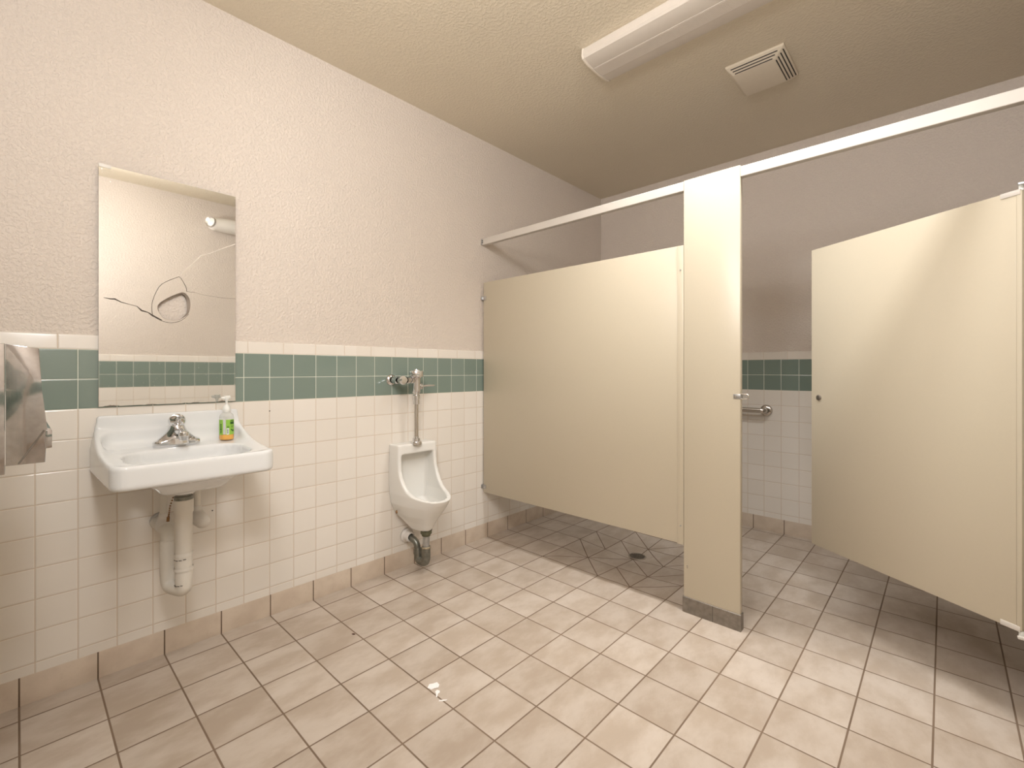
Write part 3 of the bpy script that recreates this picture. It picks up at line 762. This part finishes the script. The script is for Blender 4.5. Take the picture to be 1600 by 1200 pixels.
vt = thing('exhaust_vent', 'cream louvred exhaust fan vent cover on the ceiling', 'vent', (1.62, 2.70, H))
vx0, vx1, vy0, vy1 = 1.490, 1.762, 2.535, 2.850; z1 = H; z0 = H-.034
bm = bmesh.new()
i0 = [(vx0, vy0), (vx1, vy0), (vx1, vy1), (vx0, vy1)]; ins = .052
i1 = [(vx0+.022, vy0+ins), (vx1-ins, vy0+ins), (vx1-ins, vy1-.020), (vx0+.022, vy1-.020)]
A = [bm.verts.new((*p, H)) for p in i0]; B = [bm.verts.new((*p, H-.012)) for p in i0]; Cc = [bm.verts.new((*p, z0)) for p in i1]
for i in range(4):
    j = (i+1) % 4; bm.faces.new((A[i], A[j], B[j], B[i])); bm.faces.new((B[i], B[j], Cc[j], Cc[i]))
bm.faces.new(Cc); bm.faces.new(A[::-1])
bmesh.ops.bevel(bm, geom=list(bm.edges), offset=.003, segments=2, profile=.5, affect='EDGES')
obj('vent_cover', bm, M['vent'], vt, 35)
def slot(side, q):
    """a louvre slot on one of the sloping sides; q from 0 at the rim to 1 at the plate"""
    bm = bmesh.new(); o = ins*q; zz = H-.012-(.022)*q; wd = .0028
    a = o+.016
    if side == 'near': p = ((vx0+.016+.022*q, vy0+o, zz), (vx1-a, vy0+o, zz))
    if side == 'far': p = ((vx0+a, vy1-o, zz), (vx1-a, vy1-o, zz))
    if side == 'right': p = ((vx1-o, vy0+a, zz), (vx1-o, vy1-.014-.02*q, zz))
    if side == 'left': p = ((vx0+o, vy0+a, zz), (vx0+o, vy1-a, zz))
    tube(bm, p, wd, 8); return obj('louvre_slot', bm, M['dark'], vt)
for sd in ('near', 'right'):
    for q in ((.30, .58, .86) if sd in ('near', 'far') else (.18, .44, .70, .94)): slot(sd, q)

# ------------------------------------------------------------------ unit on the right wall, seen in the mirror
wl = thing('wall_light', 'white rounded wall unit with chrome lamp end, high up, seen in the mirror', 'wall light', (W, 1.45, 2.53))
def f_wl(X, Y, Z):
    c = capsule(X, Y, Z, (W-.070, 1.262, 2.520), (W-.080, 1.70, 2.525), .062, .076)
    m = rbox(X, Y, Z, (W-.02, 1.48, 2.525), (.022, .16, .05), .015)
    return smax(smin(c, m, .02), X-(W-.0005), .001)
nets('lamp_body', f_wl, (W-.16, 1.17, 2.43), (W+.01, 1.80, 2.62), .006, M['plastic'], wl, 2)
ax = Vector((-.55, -.80, .1)).normalized(); oc = Vector((W-.088, 1.232, 2.524))
bm = bmesh.new(); lathe(bm, [(.049, -.004), (.050, .016), (.047, .021), (.043, .019), (.030, .008), (.012, .004), (0, .004)], oc, ax, 32); o = obj('reflector', bm, M['chrome'], wl, 40); o['label'] = 'chrome reflector'
bm = bmesh.new(); lathe(bm, [(.011, .004), (.011, .020), (.007, .026), (0, .027)], oc, ax, 16); obj('bulb', bm, M['pump'], o, 40)

# ------------------------------------------------------------------ litter on the floor
def scrap(name, label, cat, x, y, s, rz, mat, pts, hgt):
    bm = bmesh.new(); c = bm.verts.new((0, 0, hgt)); n = len(pts)
    top = [bm.verts.new((u*s, v*s, .0006+hgt*random.random()*.7)) for u, v in pts]; bot = [bm.verts.new((u*s*.95, v*s*.95, 0)) for u, v in pts]
    for i in range(n):
        j = (i+1) % n; bm.faces.new((top[i], top[j], c)); bm.faces.new((bot[i], bot[j], top[j], top[i]))
    bm.faces.new(bot[::-1])
    o = obj(name, bm, mat, None, 50); o.location = (x, y, .0002); o.rotation_euler = (0, 0, rz); return tag(o, label, cat, None)
s1 = scrap('paper_scrap', 'larger crumpled white paper scrap on the floor tiles', 'paper scrap', .965, 1.040, .021, .8, M['paper'], [(-1, -.4), (-.3, -.9), (.2, -.6), (.9, -.5), (1, .3), (.5, .9), (-.1, .6), (-.8, .5)], .004)
s2 = scrap('paper_scrap', 'smaller comma-shaped white paper scrap on the grout line', 'paper scrap', 1.003, 1.027, .016, 2.4, M['paper'], [(-1.4, -.12), (-.3, -.2), (.1, -.6), (.7, -.5), (.9, .1), (.4, .5), (-.2, .25), (-1.4, .12)], .003)
s3 = scrap('paper_scrap', 'thin pale shred of paper, nearest the picture bottom', 'paper scrap', 1.048, 1.017, .014, .9, M['paper'], [(-1, -.15), (0, -.25), (1, -.1), (1.1, .15), (.1, .22), (-.9, .2)], .0015)
for s in (s1, s2, s3): s['group'] = 'paper scraps on the floor'
scrap('dirt_bit', 'tiny brown bit of dirt on the floor between sink and urinal', 'dirt', .439, 1.006, .007, .4, M['debris'], [(-1, -.4), (0, -.7), (.9, -.3), (1.4, .1), (.7, .4), (-.6, .6)], .003)
for lab, (yy, zz) in (('dark screw hole in a wall tile right of the sink', (.812, .964)), ('dark screw hole in a wall tile below the sink', (.579, .547))):
    o = obj('screw_hole', lathe(bmesh.new(), [(0, .0008), (.0022, .0008), (.0030, 0), (.0030, -.001)], (0, 0, 0), (1, 0, 0), 10), M['dark']); o.location = (TL, yy, zz); tag(o, lab, 'screw hole')

# ------------------------------------------------------------------ light
def lamp(kind, name, loc, energy, col, **k):
    l = bpy.data.lights.new(name, kind); l.energy = energy; l.color = col
    for a, v in k.items(): setattr(l, a, v)
    o = bpy.data.objects.new(name, l); C.objects.link(o); o.location = loc; return o
COOL = (.985, 1.0, 1.025)
k2 = lamp('SPOT', 'added_even_spot', (2.42, .22, 2.55), 52, COOL, shadow_soft_size=.16, spot_size=math.radians(112), spot_blend=.55)  # spot added to spread light evenly over pilaster, door and back wall
k2.rotation_euler = (Vector((.85, 2.6, 1.75))-Vector(k2.location)).to_track_quat('-Z', 'Y').to_euler()
lamp('POINT', 'flash_lamp_high', (1.60, .12, 2.42), 24, COOL, shadow_soft_size=.13)
lamp('POINT', 'added_front_fill', (1.85, .08, 2.05), 27, COOL, shadow_soft_size=.13)  # added frontal fill with no fixture behind it, lifts the shaded parts
# the tubes of the ceiling light, thrown downwards
lamp('AREA', 'ceiling_light_tubes', (1.64, yc+.03, H-.070), 15, (1.0, 1.0, .99), shape='RECTANGLE', size=1.16, size_y=.15, spread=math.radians(104))
wd = bpy.data.worlds.new('world'); wd.use_nodes = True; wd.node_tree.nodes['Background'].inputs[0].default_value = (.9, .88, .85, 1); wd.node_tree.nodes['Background'].inputs[1].default_value = .3
bpy.context.scene.world = wd

# ------------------------------------------------------------------ camera
f = 722.77; a = .751377
cd = bpy.data.cameras.new('camera'); co = bpy.data.objects.new('camera', cd); C.objects.link(co)
cd.sensor_fit = 'HORIZONTAL'; cd.sensor_width = 36; cd.lens = f/1600*36; cd.clip_start = .02
cd.shift_y = -(600-578.72)/1600
co.location = (2.329, 0, 1.155); co.rotation_euler = (PI/2, 0, a)
sc = bpy.context.scene; sc.camera = co
sc.view_settings.view_transform = 'Standard'; sc.view_settings.look = 'None'; sc.view_settings.gamma = 1; sc.view_settings.exposure = .02
try: sc.view_settings.use_curve_mapping = False
except Exception: pass
